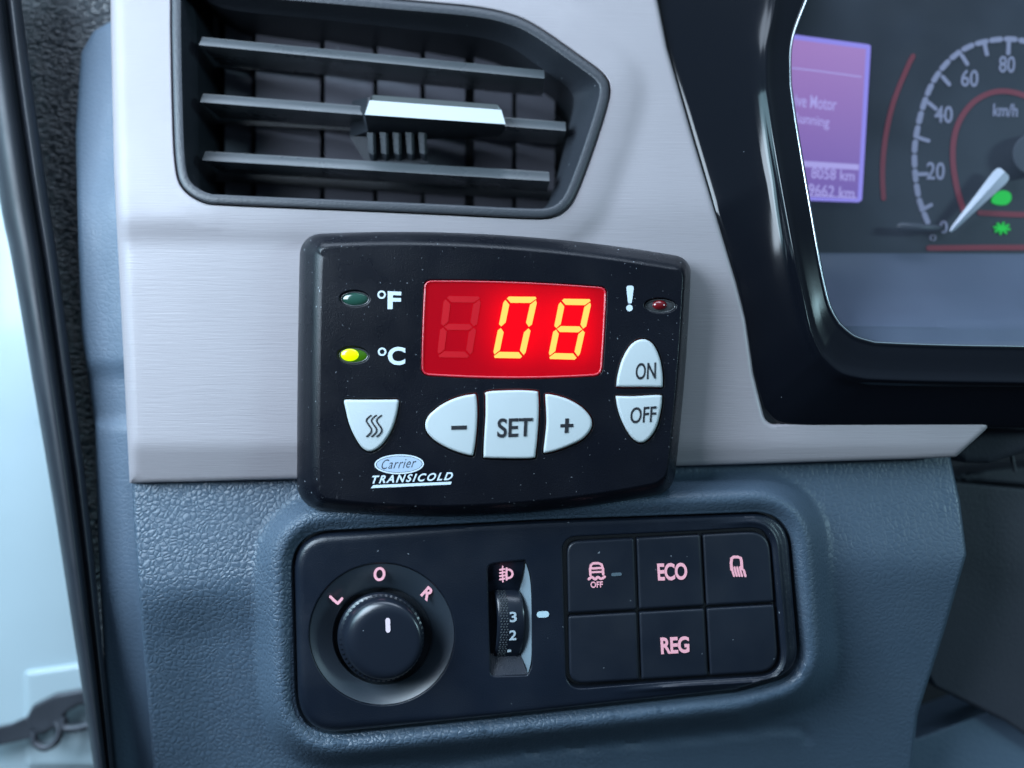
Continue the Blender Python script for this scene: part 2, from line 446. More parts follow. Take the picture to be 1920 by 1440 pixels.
# ============================================================ open door, seen through the gap on the left
t = thing('vehicle_door', 'pale blue-white painted door behind the black rubber seal', 'door', 60, 1300, -420)
b = B(); sheet(b, [(-500, -250), (260, -250), (330, 1800), (-500, 1800)], lambda x, y: -420+14*np.sin((x+60)/90), bev=8, wall=40, grid=40)
b.build('door_panel', M['white'], t)
b = B(); sheet(b, fillet([(44, 1258, 12), (200, 1236, 8), (220, 1440, 10), (50, 1440, 8)]), const(-392), bev=12, wall=22, grid=20)
b.build('raised_pad', M['white'], t)
t = thing('door_check_strap', 'dark grey steel door check strap with hooked links', 'door strap', 60, 1375, -380)
b = B(); sheet(b, fillet([(-60, 1376, 3), (20, 1358, 6), (48, 1345, 8), (68, 1362, 8), (60, 1384, 6), (0, 1398, 4), (-60, 1412, 3)]), const(-350), bev=3, wall=10, grid=8)
b.build('strap', M['iron'], t)
b = B(); sheet(b, fillet([(50, 1345, 10), (62, 1322, 10), (100, 1303, 12), (160, 1292, 6), (215, 1290, 8), (215, 1330, 6), (150, 1322, 10), (122, 1338, 8), (110, 1362, 10), (80, 1378, 10), (56, 1368, 8)]), const(-340), bev=6, wall=14, grid=8)
b.build('hook_plate', M['iron'], t)
b = B(); tube(b, spline([(66, 1372, -325), (66, 1392, -322), (84, 1402, -320), (104, 1392, -322), (112, 1372, -326), (106, 1352, -332)]), 8)
b.build('ring_link', M['iron'], t)
b = B(); tube(b, spline([(120, 1345, -330), (122, 1364, -326), (150, 1364, -324), (190, 1352, -326)]), 9)
b.build('lower_link', M['iron'], t)

# ============================================================ wrinkled pillar trim, rubber seal
t = thing('pillar_trim', 'black wrinkled vinyl trim between rubber seal and blue side panel', 'trim', 120, 500, -150)
b = B(); sheet(b, [(0, -80), (290, -80), (290, 400), (290, 1500), (205, 1500), (168, 1200), (132, 960), (75, 480)], lambda x, y: -185-.5*soft(y-1085, 30), bev=6, wall=60, grid=16)
b.build('vinyl_cover', M['wrinkle'], t)
t = thing('door_seal', 'smooth black rubber door seal running down the left edge', 'rubber seal', 90, 700, -60)
Lx = spline([(-58, -80), (-42, 100), (0, 380), (22, 490), (62, 720), (100, 945), (138, 1190), (176, 1440), (190, 1540)], n=5)
Rx = spline([(30, -80), (52, 100), (84, 330), (108, 490), (140, 740), (166, 950), (190, 1190), (213, 1440), (222, 1540)], n=5)
b = B(); prof = [(0, -150), (.02, -60), (.10, -28), (.25, -12), (.40, -10), (.52, -16), (.62, -34), (.66, -44), (.72, -40), (.82, -36), (.93, -46), (1, -70), (1, -150)]
prof = spline(prof, n=4)
b.loft([[(l[0]+(r[0]-l[0])*u, l[1]+(r[1]-l[1])*u, dd) for u, dd in prof] for l, r in zip(Lx, Rx)], closed=False)
b.build('seal_lip', M['rubber'], t, ang=60)

# ============================================================ dashboard shell
dash = thing('dashboard', 'dashboard shell of silver trim over blue grained vinyl', 'dashboard', 900, 900, -60)
VO = spline([(300, -46), (318, -20), (320, 60), (323, 200), (328, 305), (341, 352), (380, 380), (430, 386), (640, 395), (820, 403), (985, 411), (1034, 409), (1062, 394), (1082, 364), (1112, 285), (1139, 200), (1144, 162), (1130, 136), (1085, 102), (1010, 50), (960, 27), (890, 12), (760, 0), (600, -14), (420, -30)], closed=True, n=5)
SUR = [(1228, -80, 0), (1236, 0, 60), (1258, 90, 100), (1304, 250, 200), (1386, 535, 120), (1400, 620, 80), (1416, 715, 80), (1442, 796, 62), (1470, 797, 0)]
TR = [(206, -80, 0), (208, 60, 60), (214, 330, 100), (226, 560, 60), (243, 906, 3), (560, 898, 0), (1265, 874, 0), (1700, 861, 0), (1792, 857, 12), (1862, 793, 9), (1480, 795, 0), (1436, 797, 66), (1412, 700, 80), (1398, 600, 80), (1380, 530, 120), (1296, 250, 200), (1250, 90, 100), (1232, 0, 60), (1228, -80, 0)]
TR = fillet(TR, 8)
def htrim(x, y):
    P = np.stack([x, y], 1)
    dv = dist(P, VO)
    h = -.21*soft(395-y, 14)-.36*soft(y-836, 3)
    lp_ = 1-sstep(14, 78, dv); ls = 1-sstep(14, 78, y-386); k = sstep(370, 560, x)
    h = h+13*(lp_*k+ls*(1-k))
    return h
b = B(); sheet(b, TR, htrim, holes=[VO], grid=11, bev=lambda x, y: 4.5+19.5*(1-sstep(238, 272, x)), hbev=3, wall=70, hwall=30)
b.build('silver_trim', M['trim'], dash, ang=50)

SW = fillet([(545, 998, 78), (1020, 974, 0), (1478, 958, 72), (1503, 1262, 66), (1380, 1297, 0), (930, 1346, 0), (556, 1385, 86)], 12)
LP = fillet([(246, 880, 0), (252, 1000, 20), (266, 1180, 40), (296, 1530, 0), (1700, 1530, 0), (1720, 1340, 20), (1770, 1185, 60), (1812, 1040, 30), (1800, 940, 40), (1780, 850, 0), (1200, 860, 0)], 8)
GRV = spline([(760, 1452), (1000, 1412), (1300, 1385), (1470, 1366), (1508, 1372), (1512, 1388)], n=5)
def hlow(x, y):
    P = np.stack([x, y], 1); ds = dist(P, SW); ds = np.where(inside(P, SW), 0, ds)
    ridge = 1115-60*sstep(600, 1600, x)
    base = -46+.18*(y-905)-.42*soft(y-ridge, 16)
    base = base-24*np.exp(-((x-395)/95)**2)*sstep(1080, 1210, y)-16*sstep(1350, 1395, y-.06*(900-x)*0)*0
    bottom = sstep(1240, 1360, y)
    lip = 22-.05*(y-1180)-15*(1-sstep(3, 20, ds))
    w_ = 1-sstep(30, 76-6*bottom, ds)
    h = base*(1-w_)+lip*w_
    g = dist(P, GRV, False); h = h-7*np.exp(-(g/6)**2)
    h = h+18*sstep(1392, 1420, y)*sstep(250, 500, x)*0
    return h
b = B(); sheet(b, LP, hlow, holes=[SW], grid=9, bev=7, hbev=5, wall=120, hwall=40)
b.build('lower_panel', M['leather'], dash, ang=60)

EP = fillet([(152, 100, 30), (176, 58, 20), (230, 28, 0), (300, 28, 0), (330, 1540, 0), (222, 1540, 0), (196, 1260, 60), (184, 1010, 60), (181, 900, 50), (178, 800, 30), (164, 700, 30), (152, 620, 60), (147, 470, 80), (142, 250, 60)], 8)
def hend(x, y):
    h = -66-.30*soft(232-x, 4)-14*sstep(672, 712, y)*(1-sstep(778, 806, y))
    h = h-.27*soft(395-y, 14)-.17*soft(y-1100, 25)
    return h
b = B(); sheet(b, EP, hend, grid=10, bev=9, wall=120)
b.build('end_panel', M['side'], dash, ang=60)

# ============================================================ air vent
vent = thing('air_vent', 'black dashboard air vent with three horizontal slats above the controller', 'air vent', 730, 200, -60)
n = 150
Vo = uniform(offset(VO, -2.5), n); Nn = normals(Vo)
b = B()
loops = []
for k, dd in ((0, -24), (0, 2), (1.2, 5), (3.5, 7), (14, 7.2), (16.5, 6), (18, 3)):
    loops.append([(x, y, dd+htrim(np.array([x]), np.array([y]))[0]) for x, y in offset(Vo, -k)])
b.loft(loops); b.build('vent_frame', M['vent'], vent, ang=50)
Fi = offset(Vo, -18)
tgt = spline([(355, -20), (368, 40), (371, 200), (374, 330), (384, 368), (420, 378), (640, 386), (860, 394), (1000, 398), (1024, 386), (1042, 340), (1064, 250), (1076, 195), (1066, 165), (1020, 132), (960, 90), (900, 70), (800, 58), (600, 36), (420, 16)], closed=True, n=6)
TU = np.array(uniform(tgt, 600))
Fin = []
for (x, y) in Fi:
    q = TU[np.argmin((TU[:, 0]-x)**2+(TU[:, 1]-y)**2)]; Fin.append(tuple(q))
ft = [(x, y, 3+htrim(np.array([x]), np.array([y]))[0]) for x, y in Fi]
b = B(); fun = b
mid = [((a[0]*.4+c[0]*.6), (a[1]*.4+c[1]*.6), -85+a[2]*.3) for a, c in zip(ft, Fin)]
l3 = [(x, y, -120) for x, y in Fin]; l4 = [(x, y, -330, -120) for x, y in Fin]
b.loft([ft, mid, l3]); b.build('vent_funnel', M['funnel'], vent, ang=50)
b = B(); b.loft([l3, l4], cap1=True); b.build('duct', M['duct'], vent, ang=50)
def slat(p0, p1, dep=-70, back=120, hgt=19):
    bb = B(); (x0, y0), (x1, y1) = p0, p1
    sec = [(-14, -2), (-13, 0), (-12, 1), (1, hgt-2), (2, hgt), (-4, hgt+1), (-back, 5+8), (-back, 0), (-18, -3)]
    loops = []
    for k in range(13):
        u = k/12; x = x0+(x1-x0)*u; y = y0+(y1-y0)*u
        loops.append([(x, y+yy, dep+dd if i > 20 else dep+dd, dep) for i, (dd, yy) in enumerate(sec)])
    bb.loft(loops, True, True)
    return bb
slat((374, 66), (1021, 129)).build('slat', M['slat'], vent, ang=30)
slat((376, 173), (1061, 227)).build('slat', M['slat'], vent, ang=30)
slat((380, 282), (1030, 321)).build('slat', M['slat'], vent, ang=30)
for i, (xa, xb) in enumerate([(400, 412), (422, 472), (480, 600), (609, 699), (708, 788), (797, 872), (889, 960), (968, 1040)]):
    bb = B(); yy0 = 20+ (xa-400)*.06
    bb.loft([[(xa, yy0, -232), (xb, yy0+4, -250), (xb, yy0+4, -256), (xa, yy0, -238)],
             [(xa, 420, -232), (xb, 420, -250), (xb, 420, -256), (xa, 420, -238)]], True, True)
    bb.build('vertical_vane', M['vane'], vent)
# linkage bars across the vanes
bb = B()
for y0 in (118, 224, 333):
    bb.loft([[(385, y0-12, -222), (385, y0+6, -222), (385, y0+6, -229), (385, y0-12, -229)],
             [(1050, y0+24, -222), (1050, y0+42, -222), (1050, y0+42, -229), (1050, y0+24, -229)]], True, True)
bb.build('linkage_rail', M['duct'], vent)
# slider tab on the middle slat
tab = B()
Ft = [(693, 188), (940, 206), (948, 233), (684, 215)]
Tt = [(699, 178), (932, 196)]
tab.add([V(699, 178, -75), V(932, 196, -75), V(940, 206, -55), V(693, 188, -55)], [(0, 1, 2, 3)])
tab.add([V(693, 188, -55), V(940, 206, -55), V(948, 233, -38), V(684, 215, -38)], [(0, 1, 2, 3)])
tab.add([V(699, 178, -62), V(693, 188, -55), V(684, 215, -38), V(690, 215, -66)], [(0, 1, 2, 3)])
tab.add([V(932, 196, -62), V(940, 206, -55), V(948, 233, -38), V(942, 233, -66)], [(0, 1, 2, 3)])
tb = tab.build('slider_tab', M['chrome'], vent, ang=20)
bb = B()
bb.loft([[(684, 216, -49), (690, 246, -95), (655, 258, -130), (660, 190, -130), (690, 182, -68)],
         [(800, 226, -49), (800, 252, -95), (800, 262, -130), (800, 200, -130), (800, 192, -68)],
         [(947, 234, -49), (942, 250, -95), (935, 256, -130), (935, 208, -130), (940, 204, -68)]], True, True)
bb.build('tab_body', M['duct'], vent, ang=30)
bb = B()
for k in range(5):
    x = 688+k*24; bb.loft([ [(x, 248, -92), (x+11, 249, -86), (x+16, 250, -92), (x+16, 250, -130), (x, 248, -130)],
                            [(x+3, 286, -104), (x+12, 290, -100), (x+17, 288, -104), (x+17, 286, -130), (x+3, 284, -130)],
                            [(x+6, 300, -124), (x+12, 302, -122), (x+17, 300, -124), (x+17, 296, -130), (x+6, 296, -130)]], True, True)
bb.loft([[(655, 255, -118), (800, 262, -118), (800, 262, -140), (655, 255, -140)], [(682, 300, -124), (800, 306, -124), (800, 306, -140), (682, 300, -140)]], True, True)
bb.build('grip_rib', M['funnel'], vent, ang=30)

# ============================================================ temperature controller
ctl = thing('temperature_controller', 'black refrigeration controller with glowing red display reading 08', 'controller', 925, 700, 0)
SIL = [(563, 440, 36, 22), (1296, 484, 27, 5), (1262, 922, 30, 29), (557, 952, 44, 2)]
SIL = uniform(arcpoly(SIL, 24), 240)
Nn = normals(SIL)
for _ in range(3): Nn = (np.roll(Nn, 1, 0)+Nn*2+np.roll(Nn, -1, 0))/4
def cset(k):    # inset by k (0..1) of the local edge width
    wdt = 44*np.maximum(0, -Nn[:, 0])**1.2+15*np.maximum(0, Nn[:, 0])+27*np.maximum(0, -Nn[:, 1])+22*np.maximum(0, Nn[:, 1])
    P = np.array(SIL); return P-Nn*wdt[:, None]*k
CD = 84
b = B(); loops = [[(x, y, -6, 34) for x, y in SIL], [(x, y, 34) for x, y in SIL]]
prof = [(.04, 44), (.16, 54), (.34, 63), (.52, 70), (.66, 75), (.78, 79.2), (.88, 81.8), (.95, 83.3), (1, CD)]
prof = [(.05, 42), (.16, 52), (.30, 60), (.42, 66), (.52, 71.5), (.62, 76), (.73, 79.6), (.85, 82.4), (.94, 83.7), (1, CD)]
for k, dd in prof: loops.append([(x, y, dd) for x, y in cset(k)])
b.loft(loops, cap0=True)
FACE = [tuple(p) for p in cset(1)]
Z5 = lambda pts: [(540+x*.40625, 420+y*.40625) for x, y in pts]
DISP = arcpoly([(795, 525, 12, 4), (1138, 538, 11, 1), (1129, 705, 14, 6), (789, 704, 14, 1)], 16)
HEAT = Z5([(262, 812), (300, 811), (380, 811), (460, 811), (506, 812), (509, 835), (498, 890), (482, 940), (458, 985), (425, 1026), (380, 1050), (340, 1030), (305, 975), (280, 915), (267, 860), (260, 830)])
MIN = Z5([(633, 928), (645, 890), (680, 855), (730, 822), (790, 798), (850, 786), (868, 792), (873, 860), (871, 930), (864, 1005), (855, 1060), (845, 1069), (790, 1055), (730, 1030), (680, 1000), (645, 965)])
SETB = Z5([(916, 775), (1000, 768), (1080, 767), (1146, 772), (1155, 785), (1157, 860), (1152, 960), (1142, 1060), (1132, 1080), (1060, 1083), (980, 1082), (912, 1079), (903, 1066), (906, 980), (912, 880), (912, 800)])
PLU = Z5([(1192, 785), (1240, 792), (1300, 812), (1355, 845), (1392, 885), (1403, 918), (1393, 955), (1355, 995), (1300, 1022), (1240, 1045), (1190, 1057), (1180, 1048), (1186, 990), (1193, 920), (1191, 850), (1188, 800)])
ONB = Z5([(1517, 740), (1524, 690), (1545, 620), (1585, 555), (1635, 531), (1682, 552), (1714, 615), (1728, 690), (1729, 742), (1722, 753), (1660, 752), (1590, 752), (1524, 751)])
OFB = Z5([(1514, 800), (1522, 794), (1600, 795), (1680, 790), (1720, 790), (1726, 800), (1722, 850), (1703, 930), (1670, 985), (1630, 1010), (1590, 988), (1552, 930), (1525, 860)])
def sm(p, n=3): return spline(p, closed=True, n=n)
HEAT, MIN, SETB, PLU, ONB, OFB = [sm(q) for q in (HEAT, MIN, SETB, PLU, ONB, OFB)]
LEDS = [(665, 560, 28, 15.5), (662, 666, 29, 16), (1238, 573, 30, 14)]
led_holes = [ell(x, y, rx, ry, 36, rot=.03) for x, y, rx, ry in LEDS]
holes = [DISP]+[offset(q, 2.6) for q in (HEAT, MIN, SETB, PLU, ONB, OFB)]+led_holes
sheet(b, FACE, const(CD), holes=holes, grid=22, edge=4, bev=0, hbev=2.2, wall=0, hwall=16)
# floor behind the openings
b.add([V(x, y, CD-17) for x, y in box4(625, 480, 1275, 900)], [(0, 1, 2, 3)]) if False else None
hs = b.build('housing', M['housing'], ctl, ang=46)
for k in range(3):
    x, y, rx, ry = LEDS[k]
    bb = B(); poly(bb, ell(x, y, rx+1.5, ry+1.5, 36), CD-12, 2); bb.build('led_well', M['ink'], ctl)
# buttons
def button(pl, name, h=8, bev=4.5, par=ctl, m='button', label=None, cd=None, dome=2.0):
    cd = CD if cd is None else cd
    c = np.mean(np.array(pl), 0); r = np.max(np.linalg.norm(np.array(pl)-c, axis=1))
    bb = B(); sheet(bb, pl, lambda x, y: cd+h-dome*((x-c[0])**2+(y-c[1])**2)/r**2, grid=7, edge=3, bev=bev, wall=h+14)
    o = bb.build(name, M[m], par, ang=50)
    if label: o['label'] = label
    return o
TD = CD+8.7
bh = button(HEAT, 'button', label='pale shield-shaped button with three wavy heat lines')
bb = B()
for k in range(3):
    x = 701-10+k*9.6
    ribbon(bb, spline([(x+4.5, 779), (x-2.5, 785), (x-4, 790), (x+0.5, 797), (x+5, 804), (x+4, 811), (x-3.5, 818.5)], n=4), 3.0, TD, .9)
bb.build('heat_symbol', M['ink'], bh)
bm_ = button(MIN, 'button', label='pale half-oval button with minus sign')
bb = B(); poly(bb, [(846, 798.5), (875, 797.6), (875, 805.2), (846, 806)], TD, .9); bb.build('minus_symbol', M['ink'], bm_)
bs = button(SETB, 'button', label='pale squarish button reading SET')
bb = B(); text(bb, 'SET', [(933, 784.5), (999, 783), (997, 818), (932, 821)], TD+.2, .9, bold=.018); bb.build('set_lettering', M['ink'], bs)
bp = button(PLU, 'button', label='pale half-oval button with plus sign')
bb = B(); poly(bb, [(1051, 795.2), (1075, 794.4), (1074.6, 800.8), (1050.5, 801.6)], TD, .9); poly(bb, [(1060, 784.5), (1067, 784.3), (1065.6, 811.5), (1058.6, 812)], TD+.12, .9); bb.build('plus_symbol', M['ink'], bp)
bo = button(ONB, 'button', label='pale half-oval button reading ON')
bb = B(); text(bb, 'ON', [(1193, 681), (1230, 679), (1229.5, 710.5), (1191, 712)], TD-.3, .9, bold=.012); bb.build('on_lettering', M['ink'], bo)
bf = button(OFB, 'button', label='pale half-oval button reading OFF')
bb = B(); text(bb, 'OFF', [(1183, 764), (1231, 761), (1229, 791), (1181, 794.5)], TD-.3, .9, bold=.012); bb.build('off_lettering', M['ink'], bf)
# display
dsp = B()
DI = uniform(DISP, 120); lp = []
for k, dd in ((1.2, -6), (1.2, 0.5), (1.9, 1.6), (3.2, 1.9), (4.4, 1.0), (5.0, -2.0)):
    lp.append([(x, y, CD+dd) for x, y in offset(DI, -k)])
dsp.loft(lp); dp = dsp.build('display_frame', M['redrim'], ctl, ang=60)
b = B(); sheet(b, offset(DI, -4.6), const(CD-1.5), grid=16, edge=6, bev=0, wall=0)
dw = b.build('display_window', M['redlens'], ctl)
SEG = {}
SEG['a'] = [(.13, 0), (.92, 0), (.96, .03), (.81, .10), (.22, .10), (.08, .03)]
SEG['f'] = [(.045, .055), (.19, .13), (.19, .42), (.08, .487), (0, .45), (0, .10)]
SEG['b'] = [(1-u, v) for u, v in SEG['f']]
SEG['e'] = [(u, 1-v) for u, v in SEG['f']]
SEG['c'] = [(1-u, 1-v) for u, v in SEG['f']]
SEG['d'] = [(u, 1-v) for u, v in SEG['a']]
SEG['d'] = [(1-u, v) for u, v in SEG['d']]
SEG['g'] = [(.10, .5), (.21, .452), (.79, .452), (.90, .5), (.79, .55), (.21, .55)]
def digit(Q, on, name, m):
    bb = B()
    for s_ in on: poly(bb, [quadmap(Q, u, v) for u, v in SEG[s_]], CD-.4, .7)
    return bb.build(name, M[m], ctl)
digit([(833, 555), (903, 556), (884, 671), (819, 670)], 'abcdefg', 'unlit_digit', 'ghost')
Q0 = [(946, 556), (1009, 556.5), (983, 672), (923, 671)]
digit(Q0, 'abcdef', 'lit_digit', 'seg'); 
digit([(1049.5, 560), (1110.5, 561), (1085, 674.5), (1027, 673)], 'abcdefg', 'lit_digit', 'seg')
for i, (x, y) in enumerate([(966, 614), (1068, 617)]):
    l = bpy.data.lights.new('digit_backlight', 'AREA'); l.shape = 'RECTANGLE'; l.size = 75*S; l.size_y = 110*S; l.energy = .0016; l.color = (1, .02, .01)
    o = bpy.data.objects.new('digit_backlight', l); SC.collection.objects.link(o); o.location = V(x, y, CD-34); o.rotation_euler = (math.radians(90), 0, 0)
    o.rotation_euler = Vector((0, -1, 0)).to_track_quat('-Z', 'Y').to_euler()
# indicator lamps
def dome(cx, cy, rx, ry, d0, hgt, name, m, par=ctl, n=32, rings=7):
    bb = B(); lp = [[(x, y, d0-8) for x, y in ell(cx, cy, rx, ry, n)]]
    for k in range(rings):
        a = k/rings*math.pi/2; lp.append([(x, y, d0+hgt*math.sin(a)) for x, y in ell(cx, cy, rx*math.cos(a), ry*math.cos(a), n)])
    bb.loft(lp, cap1=True); return bb.build(name, M[m], par, ang=80)
def tor(cx, cy, rx, ry, d, r, name, m, par=ctl):
    bb = B(); n_ = 40; E = ell(cx, cy, rx, ry, n_)
    tube(bb, [(x, y, d) for x, y in E+E[:1]], r, 8, caps=False); return bb.build(name, M[m], par, ang=80)
g1 = dome(666, 560.5, 25.5, 13, CD-7, 6, 'indicator_lamp', 'lens_green'); g1['label'] = 'unlit dull green lamp beside the F mark'
tor(666, 561, 26, 13, CD-5, 1.6, 'lamp_rim', 'lens_rim', g1)
g2 = dome(663, 666.5, 27, 13.5, CD-7, 5, 'indicator_lamp', 'litdim'); g2['label'] = 'glowing yellow-green lamp beside the C mark'
tor(663, 667, 27, 13.5, CD-5, 1.6, 'lamp_rim', 'lens_rim', g2)
dome(656, 665.5, 17, 11.5, CD-3, 4, 'glowing_core', 'lit', g2)
g3 = dome(1238, 573.5, 27.5, 11.5, CD-8, 3, 'indicator_lamp', 'lens_rim'); g3['label'] = 'unlit dark red lamp beside the exclamation mark'
tor(1238, 574, 28, 12, CD-6, 1.5, 'lamp_rim', 'lens_rim', g3)
dome(1237, 572, 14, 9.5, CD-7, 8, 'red_core', 'lens_red', g3)
# printing on the face
T = CD+.35
bb = B(); ribbon(bb, ell(715.5, 552.5, 6.2, 6.2, 24), 3.4, T, .4, closed=True); text(bb, 'F', [(727, 546), (752.5, 547), (751, 579.5), (726.5, 579.5)], T, .4, bold=.035); bb.build('fahrenheit_mark', M['white_ink'], ctl)
bb = B(); ribbon(bb, ell(716.5, 659.5, 6.3, 6.3, 24), 3.4, T, .4, closed=True); text(bb, 'C', [(727.5, 650), (760.5, 650.5), (759.5, 684.5), (727, 684.5)], T, .4, bold=.035); bb.build('celsius_mark', M['white_ink'], ctl)
bb = B(); poly(bb, fillet([(1174, 535.5, 5), (1189, 535.5, 5), (1184.5, 569, 4), (1177.5, 569, 4)], 5), T, .4); poly(bb, ell(1180.3, 577.5, 6.2, 6.2, 20), T, .4); bb.build('warning_mark', M['white_ink'], ctl)
bb = B(); E = ell(748.5, 870.5, 45, 17.2, 60, rot=-.02); ribbon(bb, E, 2.6, T, .4, closed=True); bb.build('badge_border', M['white_ink'], ctl)
bb = B(); poly(bb, ell(748.5, 870.5, 42.4, 15, 60, rot=-.02), T, .4); ribbon(bb, ell(748.5, 870.5, 46, 18.2, 60, rot=-.02), .01, T-.2, .2, closed=True); bg_ = bb.build('badge', M['silver_ink'], ctl)
bb = B(); text(bb, 'Carrier', [(716, 862), (781, 858), (780, 876), (715, 880)], T+.25, .2, bold=-.006, shear=.38, space=1.12); bb.build('badge_lettering', M['ink'], bg_)
bb = B(); text(bb, 'TRANSICOLD', [(698, 892), (850, 885), (848, 900), (697, 907)], T, .4, bold=.028, shear=.28, space=1.32); bb.build('transicold_lettering', M['white_ink'], ctl)
bb = B(); poly(bb, [(700, 909.6), (847, 903.1), (845, 908.4), (695, 915.4)], T, .4); bb.build('badge_underline', M['white_ink'], ctl)

# ============================================================ switch panel
swp = thing('switch_panel', 'black switch panel with mirror knob, levelling wheel and six keys', 'switch panel', 1020, 1170, 10)
PD = 25
PO = offset(SW, -5)
DC = (716, 1190)
dish_o = ell(716, 1189, 136, 133, 72)
SLOT = fillet([(914, 1058, 14), (985, 1050, 4), (995, 1082, 30), (996, 1250, 20), (988, 1266, 4), (920, 1268, 10)], 6)
KG = fillet([(1056, 1009, 26), (1300, 998, 0), (1442, 989, 42), (1452, 1100, 0), (1466, 1264, 44), (1250, 1276, 0), (1064, 1291, 30)], 10)
b = B()
def hpan(x, y):
    P = np.stack([x, y], 1); g = dist(P, KG); g = np.where(inside(P, KG), 0, g)
    return PD+0*x+7*np.exp(-((g-13)/5.0)**2)*sstep(1250, 1420, x+ (y-1100)*.6)
sheet(b, PO, hpan, holes=[dish_o, SLOT, offset(KG, 2)], grid=9, edge=5, rails=[offset(resample(KG, 4), k) for k in (7, 9.5, 12, 14.5, 17, 20)], bev=lambda x, y: 17-11*sstep(600, 980, x), hbev=3, wall=40, hwall=24)
fp = b.build('faceplate', M['panel'], swp, ang=46)
# dish round the knob
b = B(); lp = []
for r, cx, cy, dd in ((134, 716, 1189, PD-3.2), (130, 716, 1189.3, PD-5), (112, 716, 1190.5, PD-15), (97, 716.5, 1192, PD-27), (93, 716.7, 1192.2, PD-29.5), (91.5, 716.7, 1192.3, PD-34), (91, 716.7, 1192.3, PD-60)):
    lp.append([(x, y, dd) for x, y in ell(cx, cy, r*1.01, r*.985, 80)])
b.loft(lp, cap1=True); b.build('knob_dish', M['dish'], swp, ang=40)
# rotary knob
b = B(); lp = []
KN = [(714, 1194, 81, -40), (714, 1194, 81.5, -4), (714, 1194, 80.5, 2), (714.5, 1194.3, 78, 6), (715, 1194.6, 75.5, 7), (715.5, 1195, 74.5, 9), (716, 1195.5, 74.8, 13), (718, 1197.5, 74, 24), (720, 1199.5, 72.5, 34), (722, 1201, 69.8, 39), (724, 1202.5, 65.5, 42.6), (725.5, 1203.3, 60.5, 44.4), (726.5, 1204, 54, 45), (726.7, 1204, 48, 45.1)]
for cx, cy, r, dd in KN: lp.append([(x, y, PD+dd) for x, y in ell(cx, cy, r, r*1.03, 80)])
b.loft(lp, cap1=True); kn = b.build('mirror_knob', M['knob'], swp, ang=40)
b = B()
for k in range(52):
    a = 2*math.pi*k/52; cx, cy = 714.8, 1196.3; r0, r1 = 73.2, 80.0
    c, s_ = math.cos(a), math.sin(a); tx, ty = -s_*2.2, c*2.2
    q = [(cx+r0*c-tx, cy+(r0*s_-ty)*1.03, PD+11.5), (cx+r0*c+tx, cy+(r0*s_+ty)*1.03, PD+11.5), (cx+r1*c+tx, cy+(r1*s_+ty)*1.03, PD+7), (cx+r1*c-tx, cy+(r1*s_-ty)*1.03, PD+7)]
    q2 = [(x, y, d-5) for x, y, d in q]; b.loft([q2, q], cap1=True)
b.build('knurled_ring', M['knob'], kn)
b = B(); ribbon(b, [(727, 1163), (727.3, 1170), (727.6, 1182)], 8.8, PD+46, 1); b.build('pointer_mark', M['pinkwhite'], kn)
# letters on the dish
LD = PD-8
b = B(); ribbon(b, ell(711.5, 1076.5, 8.6, 10.8, 28, .12), 5, LD+2.2, 1.2, closed=True); b.build('dial_letter', M['pink'], swp)['label'] = 'pink letter O above the knob'
b = B(); ribbon(b, [(619.5, 1119), (626, 1125.5), (633, 1131.5)], 5, LD+2.2, 1.2); ribbon(b, [(633, 1131.5), (637, 1127.5), (641, 1122.5)], 5, LD+2.35, 1.2); b.build('dial_letter', M['pink'], swp)['label'] = 'pink letter L left of the knob'
b = B(); text(b, 'R', [(803, 1098.5), (817, 1110), (801, 1128), (787.5, 1116)], LD+2.2, 1.4, bold=.035); b.build('dial_letter', M['pink'], swp)['label'] = 'pink letter R right of the knob'
# levelling wheel
b = B()
q = lambda pts, dd: [(x, y, dd) for x, y in pts]
b.add([V(912, 1052, PD-6), V(984, 1048, PD-6), V(972, 1110, PD-26), V(914, 1110, PD-26)], [(0, 1, 2, 3)])
b.add([V(914, 1226, PD-26), V(973, 1222, PD-26), V(990, 1264, PD-5), V(916, 1268, PD-5)], [(0, 1, 2, 3)])
b.add([V(x, y, PD-30) for x, y in box4(905, 1100, 1000, 1234)], [(0, 1, 2, 3)])
sl = b.build('wheel_recess', M['panel'], swp)
b = B()
R_ = spline([(986, 1056), (993, 1082), (996, 1120), (996.5, 1180), (996, 1235), (990, 1262)], n=5); L_ = spline([(984, 1060), (978, 1086), (973, 1108), (974, 1168), (974, 1222), (986, 1256)], n=5)
b.loft([[(x, y, PD+.2) for x, y in R_], [(x, y, PD-22-6*math.sin(i/len(L_)*math.pi)) for i, (x, y) in enumerate(L_)]], closed=False)
b.build('recess_cheek', mat('lit_cheek_plastic', (.20, .26, .30), .35), swp, ang=60)  # black recess wall; window light on it painted in as a paler colour
b = B(); lp = []
for k in range(25):
    a = math.radians(-68+136*k/24); yy = 1168+62*math.sin(a)/math.sin(math.radians(68)); c = math.cos(a); bul = (c-.37)/.63
    dd = PD-22+30*bul
    xl, xr = 925+7*bul, 972+12*bul
    lp.append([(xl, yy, dd-22, dd), (xl, yy, dd-6), (xl+3, yy, dd-1), (xl+6, yy, dd), (xr-4, yy, dd), (xr-1, yy, dd-1.5), (xr, yy, dd-5), (xr, yy, dd-22, dd)])
b.loft(lp, closed=False); wh = b.build('levelling_wheel', M['knob'], swp, ang=35)
b = B()
